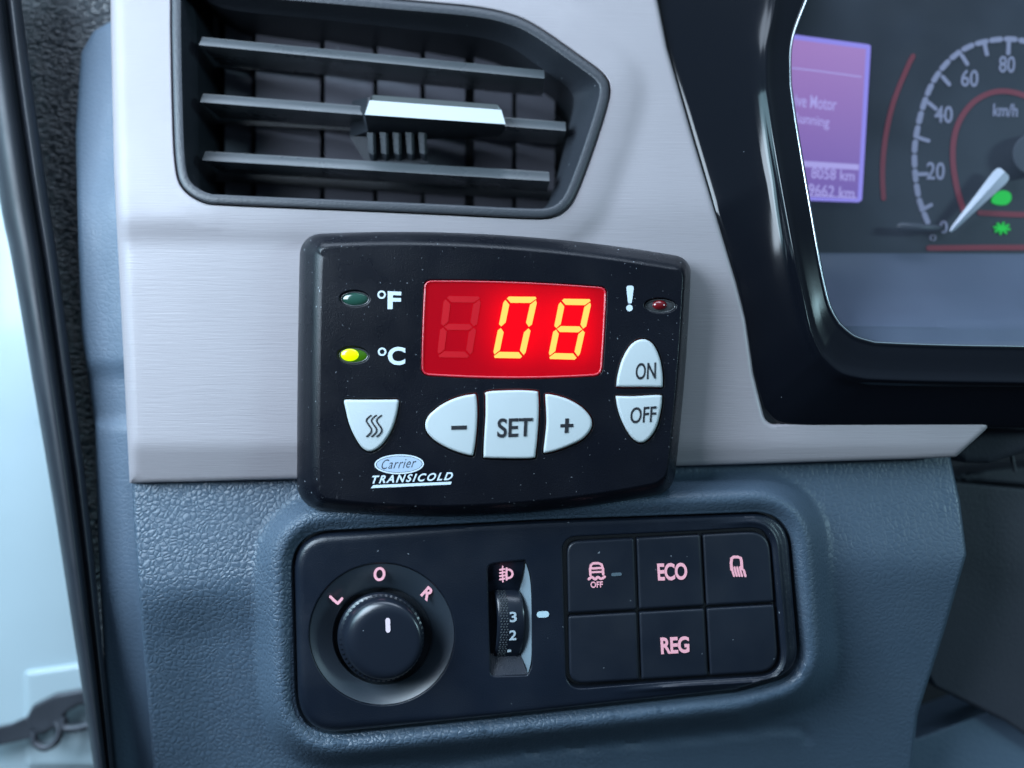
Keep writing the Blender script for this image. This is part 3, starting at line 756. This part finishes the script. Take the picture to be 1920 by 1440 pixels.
for k in range(30):
    a = math.radians(-64+128*k/29); yy = 1168+62*math.sin(a)/math.sin(math.radians(68)); bul = (math.cos(a)-.37)/.63; dd = PD-22+30*bul
    for j in range(3):
        x = 933+7*bul+j*5.4+(2.7 if k % 2 else 0)*.6; hy = 1.4*math.cos(a)+.3
        q0 = [(x-1.9, yy-hy, dd-.5), (x+1.9, yy-hy, dd-.5), (x+1.9, yy+hy, dd-.5), (x-1.9, yy+hy, dd-.5)]
        q1 = [(x-.8, yy-hy*.4, dd+1.6), (x+.8, yy-hy*.4, dd+1.6), (x+.8, yy+hy*.4, dd+1.6), (x-.8, yy+hy*.4, dd+1.6)]
        b.loft([q0, q1], cap1=True)
b.build('wheel_knurl', M['slat'], wh)
b = B(); text(b, '3', [(955, 1147.5), (968.5, 1147), (969.5, 1166), (956, 1167)], PD+9, 1, bold=.02); text(b, '2', [(955, 1182), (969, 1181.5), (968, 1200), (954.5, 1201)], PD+7.2, 1, bold=.02); text(b, '1', [(952, 1213.5), (960, 1213), (958, 1222), (951, 1223)], PD-8, 1, bold=.01)
b.build('wheel_numerals', M['greyprint'], wh)
b = B(); ribbon(b, [(1012, 1152.5), (1017, 1152.2), (1024, 1151.7)], 11.5, PD+1, 1); b.build('index_mark', mat('pale_index_print', (.50, .66, .72), .5), swp)
b = B(); I = PD-5
ribbon(b, ell(953, 1076, 8, 8, 24)[-7:]+ell(953, 1076, 8, 8, 24)[:8], 4, I+6, 1.2)
ribbon(b, [(950, 1066), (949.5, 1076), (950, 1087)], 4, I+6.1, 1.2)
for yy in (1067, 1073, 1079, 1085): ribbon(b, [(937.5, yy+1.5), (941, yy+.8), (946, yy)], 3.2, I+6.2, 1.2)
ribbon(b, [(942.5, 1062), (942, 1075), (943, 1091)], 2.6, I+6.3, 1.2)
b.build('headlight_symbol', M['pink'], swp)
# keys
KQ = [(1061, 1012), (1444, 992), (1463, 1262), (1066, 1286)]
us = [0, .338, .662, 1]; vs = [0, .512, 1]
g = .0065; gh = .010
for r in range(2):
    for c in range(3):
        u0 = us[c]+(g if c else .004); u1 = us[c+1]-(g*.6 if c < 2 else .006); v0 = vs[r]+(gh if r else .012); v1 = vs[r+1]-(gh*.7 if r == 0 else .012)
        cr = [5, 5, 5, 5]
        if (r, c) == (0, 0): cr[0] = 24
        if (r, c) == (0, 2): cr[1] = 40
        if (r, c) == (1, 2): cr[2] = 42
        if (r, c) == (1, 0): cr[3] = 28
        pq = [(*quadmap(KQ, u0, v0), cr[0]), (*quadmap(KQ, u1, v0), cr[1]), (*quadmap(KQ, u1, v1), cr[2]), (*quadmap(KQ, u0, v1), cr[3])]
        lab = {(0, 0): 'black key with pink skidding car symbol', (0, 1): 'black key reading ECO', (0, 2): 'black key with pink exhaust symbol',
               (1, 0): 'blank black key at the lower left', (1, 1): 'black key reading REG', (1, 2): 'blank black key at the lower right'}[(r, c)]
        k = button(fillet(pq, 7), 'key', h=2, bev=5, par=swp, m='keys', cd=PD-2, dome=1.0, label=lab)
        kd = PD+1.0
        bb = B()
        if (r, c) == (0, 1): text(bb, 'ECO', [(1232, 1056.5), (1288, 1055), (1289, 1087), (1234, 1089)], kd, 1.2, bold=.03, space=.95); bb.build('eco_lettering', M['pink'], k)
        elif (r, c) == (1, 1): text(bb, 'REG', [(1238, 1195.5), (1292, 1193), (1293, 1224), (1240, 1227)], kd, 1.2, bold=.03, space=.95); bb.build('reg_lettering', M['pink'], k)
        elif (r, c) == (0, 2):
            ribbon(bb, [(1372, 1068), (1371, 1056), (1372, 1047), (1376, 1044.5), (1384, 1044.5), (1389, 1046.5), (1390.5, 1054), (1391, 1066)], 5.2, kd, 1.2)
            for j in range(4): ribbon(bb, spline([(1372.5+j*5, 1064), (1374+j*5, 1072), (1376.5+j*5, 1080)], n=3), 3.8, kd+.1, 1.2)
            ribbon(bb, [(1391, 1066), (1395, 1070), (1397.5, 1080)], 4.4, kd+.2, 1.2)
            bb.build('exhaust_symbol', M['pink'], k)
        elif (r, c) == (0, 0):
            ribbon(bb, [(1107, 1078), (1106.5, 1068), (1108, 1060), (1112, 1056.5), (1122, 1056), (1128, 1058.5), (1130.5, 1066), (1131, 1077)], 4.6, kd, 1.2)
            ribbon(bb, [(1108, 1066), (1118, 1065.5), (1129, 1065)], 4, kd+.1, 1.2)
            ribbon(bb, [(1110, 1073), (1118, 1072.7), (1128, 1072.3)], 3.6, kd+.1, 1.2)
            ribbon(bb, spline([(1104, 1086), (1110, 1082), (1116, 1086.5), (1121, 1082), (1127, 1085.5), (1134, 1081.5)], n=3), 4.6, kd+.2, 1.2)
            text(bb, 'OFF', [(1107, 1091), (1130.5, 1090), (1130.5, 1101.5), (1108, 1102.5)], kd, 1.2, bold=.02)
            bb.build('skid_symbol', M['pink'], k)
            b2 = B(); ribbon(b2, [(1149, 1077.5), (1156, 1077), (1163, 1076.6)], 6, kd, 1.2); b2.build('key_lamp', M['dimlamp'], k)

# ============================================================ instrument cluster surround
sur = thing('cluster_surround', 'glossy black curved surround framing the instrument dials', 'dial surround', 1500, 500, 20)
def pl(pts, n): 
    q = np.array(spline(pts, n=8)); L = np.r_[0, np.cumsum(np.linalg.norm(np.diff(q, axis=0), axis=1))]
    t_ = np.linspace(0, L[-1], n); return np.stack([np.interp(t_, L, q[:, 0]), np.interp(t_, L, q[:, 1])], 1)
n = 140
def byframe(pts, marks):
    """resample so that the given point indexes line up between the rails"""
    q = []; idx = marks
    for a, c in zip(idx[:-1], idx[1:]):
        seg = pl(pts[a:c+1], n//(len(idx)-1)+1); q.append(seg if c == idx[-1] else seg[:-1])
    return np.vstack(q)
outer = [(1222, -90), (1232, 0), (1250, 90), (1296, 250), (1338, 390), (1380, 532), (1397, 620), (1411, 705), (1430, 765), (1462, 795), (1510, 803), (1640, 803), (1780, 803), (1900, 803), (2060, 803)]
ridge = [(1462, -90), (1452, 10), (1438, 90), (1437, 160), (1455, 285), (1490, 480), (1507, 565), (1521, 625), (1540, 668), (1576, 699), (1625, 711), (1700, 714), (1800, 716), (1920, 718), (2060, 722)]
inner = [(1550, -90), (1512, 0), (1484, 80), (1482, 160), (1496, 255), (1531, 460), (1543, 525), (1556, 575), (1574, 607), (1602, 630), (1640, 642), (1700, 645), (1800, 648), (1920, 650), (2060, 654)]
mk = [0, 3, 5, 8, 10, 14]
A_, R2, I_ = (byframe(p, mk) for p in (outer, ridge, inner))
def mixp(a, c, u): return a*(1-u)+c*u
RD, ID = 50, 40
Od = np.array([min(-6, 0)+htrim(np.array([min(p[0], 1230)]), np.array([p[1]]))[0]*.9 for p in A_])
Od = np.array([-.24*max(0, 395-p[1])-8 for p in A_])
Rv = np.array([RD-.24*float(soft(395-p[1], 40)) for p in R2])
rows = []
rows.append([(p[0], p[1], d_-50) for p, d_ in zip(A_, Od)])
for u, bump_ in ((0, 0), (.02, 2), (.07, 2.5), (.2, 2), (.4, 0), (.6, -2), (.78, -2), (.90, -1)):
    rows.append([(q[0], q[1], d_*(1-u)+r_*u+bump_) for q, d_, r_ in zip(mixp(A_, R2, u), Od, Rv)])
for u, dd in ((.93, RD-.5), (.955, RD+1.6), (.975, RD+4), (.99, RD+5.4), (1.0, RD+6)): rows.append([(q[0], q[1], dd-RD+r_) for q, r_ in zip(mixp(A_, R2, u), Rv)])
for u, dd in ((.04, RD+5.2), (.09, RD+2.5), (.14, RD-.5), (.3, RD-5), (.6, RD-8), (.86, RD-12), (.93, RD-13), (.97, RD-12), (1, RD-14)): rows.append([(q[0], q[1], dd-RD+r_) for q, r_ in zip(mixp(R2, I_, u), Rv)])
cI = np.array([1760, 300.])
b = B(); b.loft(rows, closed=False); b.build('gloss_frame', M['gloss'], sur, ang=70)
# thin bright lip at the opening
b = B(); tube(b, [(x, y, r_-13) for (x, y), r_ in zip(I_, Rv)], 1.7, 8, caps=False); b.build('chrome_lip', M['bright'], sur, ang=80)
# well walls
b = B()
Wn = [(q[0]+ (14 if q[0] < 1600 else 0), q[1]-(8 if q[1] > 600 else 0)) for q in I_]
b.loft([[(x, y, r_-14) for (x, y), r_ in zip(I_, Rv)], [(x+3, y-2, r_-40) for (x, y), r_ in zip(I_, Rv)], [(x, y, -330, r_-40) for (x, y), r_ in zip(I_, Rv)]], closed=False)
b.build('well_wall', M['gauge'], sur, ang=60)

# ============================================================ instrument cluster
clu = thing('instrument_cluster', 'instrument dials with violet screen and speedometer needle near zero', 'instrument cluster', 1760, 300, -180)
GD = -190
b = B(); sheet(b, [(1380, -120), (2120, -120), (2120, 478), (1380, 474)], const(GD), grid=60, bev=0, wall=8); b.build('dial_face', M['gauge'], clu)
b = B()
lp = [[(x, 474+(x-1440)*.004, GD+1) for x in range(1420, 2140, 30)], [(x, 482+(x-1440)*.004, GD+4) for x in range(1420, 2140, 30)], [(x, 540, GD+60) for x in range(1420, 2140, 30)], [(x, 597, GD+150) for x in range(1420, 2140, 30)], [(x, 611+(x-1560)*.012, GD+172) for x in range(1420, 2140, 30)], [(x, 617+(x-1560)*.012, GD+172) for x in range(1420, 2140, 30)], [(x, 640, GD+178) for x in range(1420, 2140, 30)], [(x, 670, GD+182) for x in range(1420, 2140, 30)]]
b.loft(lp, closed=False); b.build('lower_ledge', M['ledge'], clu, ang=50)
# screen
SQ = [(1440, 58), (1633, 84), (1616, 378), (1455, 372)]
b = B(); poly(b, fillet([(*p, 6) for p in SQ], 4), GD+8, 8); scr = b.build('screen', M['scr2'], clu)
inn = [quadmap(SQ, 0, .03), quadmap(SQ, .955, .03), quadmap(SQ, .95, .985), quadmap(SQ, 0, .985)]
b = B(); poly(b, inn, GD+8.6, .5); b.build('screen_image', M['scr'], scr)
b = B()
ribbon(b, [quadmap(SQ, .1, .205), quadmap(SQ, .5, .205), quadmap(SQ, .92, .21)], 2.2, GD+9.2, .5)
poly(b, [quadmap(SQ, .1, .765), quadmap(SQ, .945, .765), quadmap(SQ, .945, .80), quadmap(SQ, .1, .80)], GD+9.2, .5)
ribbon(b, [quadmap(SQ, .1, .975), quadmap(SQ, .5, .975), quadmap(SQ, .94, .978)], 2.0, GD+9.2, .5)
text(b, 'Drive Motor', [(1470, 172), (1570, 184), (1568, 208), (1470, 197)], GD+9.3, .5, bold=.008)
text(b, 'Running', [(1487, 210), (1556, 220), (1554, 244), (1487, 235)], GD+9.3, .5, bold=.008)
text(b, '8058 km', [(1522, 313), (1603, 320), (1602, 340), (1521, 334)], GD+9.3, .5, bold=.008)
text(b, '19662 km', [(1508, 343), (1603, 352), (1601, 373), (1507, 366)], GD+9.3, .5, bold=.008)
b.build('screen_lettering', M['scrtext'], scr)
# speedometer
ARC = [(1741, 420), (1725, 378), (1718, 342), (1715, 305), (1716, 270), (1722, 235), (1731, 200), (1744, 165), (1763, 133), (1788, 106), (1818, 87), (1852, 77), (1890, 73), (1925, 78), (1960, 92), (1995, 115)]
arc = np.array(spline(ARC, n=12)); L = np.r_[0, np.cumsum(np.linalg.norm(np.diff(arc, axis=0), axis=1))]
def at(s_): return np.array([np.interp(s_, L, arc[:, 0]), np.interp(s_, L, arc[:, 1])])
b = B(); s_ = 0
while s_ < L[-1]-28:
    ribbon(b, [tuple(at(s_+4)), tuple(at(s_+12)), tuple(at(s_+20))], 10, GD+2, 1.5); s_ += 27.5
for (x0, y0, x1, y1) in [(1728, 394, 1746, 384), (1720, 327, 1738, 326), (1722, 258, 1741, 264), (1742, 193, 1755, 204), (1768, 144, 1780, 158), (1804, 104, 1814, 120), (1847, 84, 1851, 102), (1892, 80, 1891, 100), (1940, 88, 1932, 106)]:
    ribbon(b, [(x0, y0), ((x0+x1)/2, (y0+y1)/2), (x1, y1)], 7, GD+2.4, 1.5)
b.build('speed_scale', M['tick'], clu)
b = B()
for s_, x, y, w_, h in [('60', 1819, 147, 32, 32), ('80', 1889, 121, 30, 31), ('40', 1770, 215, 34, 32), ('20', 1755, 321, 34, 33), ('0', 1770, 426, 15, 24), ('km/h', 1886, 207, 46, 24), ('0', 1750, 446, 13, 12)]:
    text(b, s_, [(x-w_/2, y-h/2-1), (x+w_/2, y-h/2), (x+w_/2-1, y+h/2), (x-w_/2-1, y+h/2-1)], GD+2.2, 1, bold=.012)
b.build('speed_numerals', M['tick'], clu)
b = B()
ribbon(b, spline([(1808, 398), (1794, 350), (1787, 300), (1790, 255), (1804, 218), (1830, 188), (1866, 172), (1905, 174), (1945, 192), (1980, 225)], n=6), 10, GD+2.1, 1)
ribbon(b, [(1838, 399), (1900, 402), (2000, 404)], 10, GD+2.1, 1)
ribbon(b, spline([(1657, 372), (1655, 320), (1661, 255), (1676, 190), (1700, 130), (1712, 105)], n=6), 9, GD+2.1, 1)
ribbon(b, [(1742, 465), (1850, 464), (2000, 464)], 10, GD+2.1, 1)
b.build('red_rings', M['redprint'], clu)
b = B(); lp = []
for u, wd in ((0, 2.5), (.06, 5), (.3, 8), (.6, 12), (.9, 16.5), (.97, 15), (1, 10)):
    c = np.array([1782, 434])*(1-u)+np.array([1884, 322])*u; nn = np.array([.74, .67])
    p0, p1, pm = c-nn*wd, c+nn*wd, c
    lp.append([(p0[0], p0[1], GD+28), (pm[0], pm[1], GD+34), (p1[0], p1[1], GD+28), (pm[0], pm[1], GD+24)])
b.loft(lp, True, True); b.build('needle', M['needle'], clu, ang=25)
b = B(); lp = [[(x, y, GD+dd) for x, y in ell(1938, 290, r, r, 40)] for r, dd in ((40, 0), (40, 26), (37, 32), (20, 34))]
b.loft(lp, cap1=True); b.build('needle_hub', M['hub'], clu, ang=35)
b = B(); poly(b, spline([(1859, 378), (1866, 364), (1880, 357), (1894, 362), (1896, 374), (1888, 383), (1872, 384)], closed=True, n=4), GD+3, 1); b.build('green_lamp', M['lampgreen'], clu)['label'] = 'round green lamp beside the needle'
b = B()
for k in range(4):
    a = math.pi*k/4+.2; ribbon(b, [(1879-14*math.cos(a), 428-10*math.sin(a)), (1879, 428), (1879+14*math.cos(a), 428+10*math.sin(a))], 4.2, GD+3+k*.1, 1)
b.build('green_lamp', M['lampgreen'], clu)['label'] = 'green star-like lamp below the needle'
b = B(); tube(b, [(1684, 425, GD+26), (1690, 425, GD+30), (1745, 428, GD+30), (1762, 429, GD+4)], [7, 9, 8, 7], 14); b.build('trip_stalk', M['hub'], clu, ang=50)

def hazeglass():
    m = bpy.data.materials.new('hazy_cover_pane'); m.use_nodes = True; n = m.node_tree.nodes; L = m.node_tree.links
    tr = n.new('ShaderNodeBsdfTransparent'); tr.inputs[0].default_value = (.93, .95, .97, 1)
    df = n.new('ShaderNodeBsdfDiffuse'); df.inputs[0].default_value = (.5, .6, .8, 1)  # bluish diffuse share paints a misty haze of light over the dials
    gl = n.new('ShaderNodeBsdfGlossy'); gl.inputs['Roughness'].default_value = .12
    t = n.new('ShaderNodeTexCoord'); nz = n.new('ShaderNodeTexNoise'); nz.inputs['Scale'].default_value = 22; nz.inputs['Detail'].default_value = 3
    L.new(t.outputs['Object'], nz.inputs['Vector'])
    mr_ = n.new('ShaderNodeMapRange'); mr_.inputs['From Min'].default_value = .35; mr_.inputs['From Max'].default_value = .7
    mr_.inputs['To Min'].default_value = .012; mr_.inputs['To Max'].default_value = .042; L.new(nz.outputs['Fac'], mr_.inputs['Value'])
    a = n.new('ShaderNodeMixShader'); L.new(mr_.outputs[0], a.inputs[0]); L.new(tr.outputs[0], a.inputs[1]); L.new(df.outputs[0], a.inputs[2])
    c = n.new('ShaderNodeMixShader'); c.inputs[0].default_value = .035; L.new(a.outputs[0], c.inputs[1]); L.new(gl.outputs[0], c.inputs[2])
    L.new(c.outputs[0], n['Material Output'].inputs[0]); return m
b = B(); b.add([V(1400, -100, -120), V(2110, -100, -120), V(2110, 640, -10), V(1400, 640, -10)], [(0, 1, 2, 3)])
b.build('cover_pane', hazeglass(), clu)

# ============================================================ steering column side, bottom right
t = thing('steering_column_cover', 'dark grey steering column cover in the shade beyond the dashboard end', 'column cover', 1880, 1100, -160)
b = B(); sheet(b, fillet([(1730, 898, 0), (1990, 922, 0), (2120, 935, 0), (2120, 1520, 0), (2000, 1430, 0), (1885, 1352, 20), (1752, 1288, 0), (1700, 1200, 0)], 6),
      lambda x, y: -185+.10*(x-1800)-.10*soft(y-1150, 30), grid=24, bev=6, wall=90); b.build('lower_cover', M['grey'], t)
b = B(); sheet(b, fillet([(1740, 897, 0), (1850, 880, 14), (1990, 866, 0), (2120, 870, 0), (2120, 925, 0), (1990, 915, 0)], 6), lambda x, y: -200+.12*(x-1800), grid=18, bev=8, wall=90); b.build('upper_cover', M['grey'], t)
b = B(); tube(b, spline([(1896, 850, -150), (1900, 870, -150), (1903, 884, -150)]), 4, 10); b.build('wire_clip', M['grey'], t)
t = thing('column_shroud', 'dark rounded shroud reaching right under the tip of the silver trim', 'column shroud', 1900, 840, -90)
b = B(); sheet(b, fillet([(1786, 850, 6), (1850, 800, 30), (2110, 770, 0), (2110, 806, 0), (1925, 847, 30), (1855, 868, 20), (1808, 868, 14)], 8), lambda x, y: -84+.05*(x-1800)-.35*(y-830), grid=12, bev=13, wall=90); b.build('shroud_shell', M['grey'], t, ang=60)
t = thing('knee_panel', 'dark blue knee panel at the lower right below the column', 'knee panel', 1800, 1420, -90)
b = B(); sheet(b, fillet([(1640, 1392, 0), (1720, 1382, 20), (1860, 1330, 40), (1960, 1350, 0), (2120, 1370, 0), (2120, 1600, 0), (1640, 1600, 0)], 8), lambda x, y: -235+.35*(y-1330)*.3, grid=18, bev=8, wall=120); b.build('knee_pad', M['side'], t)
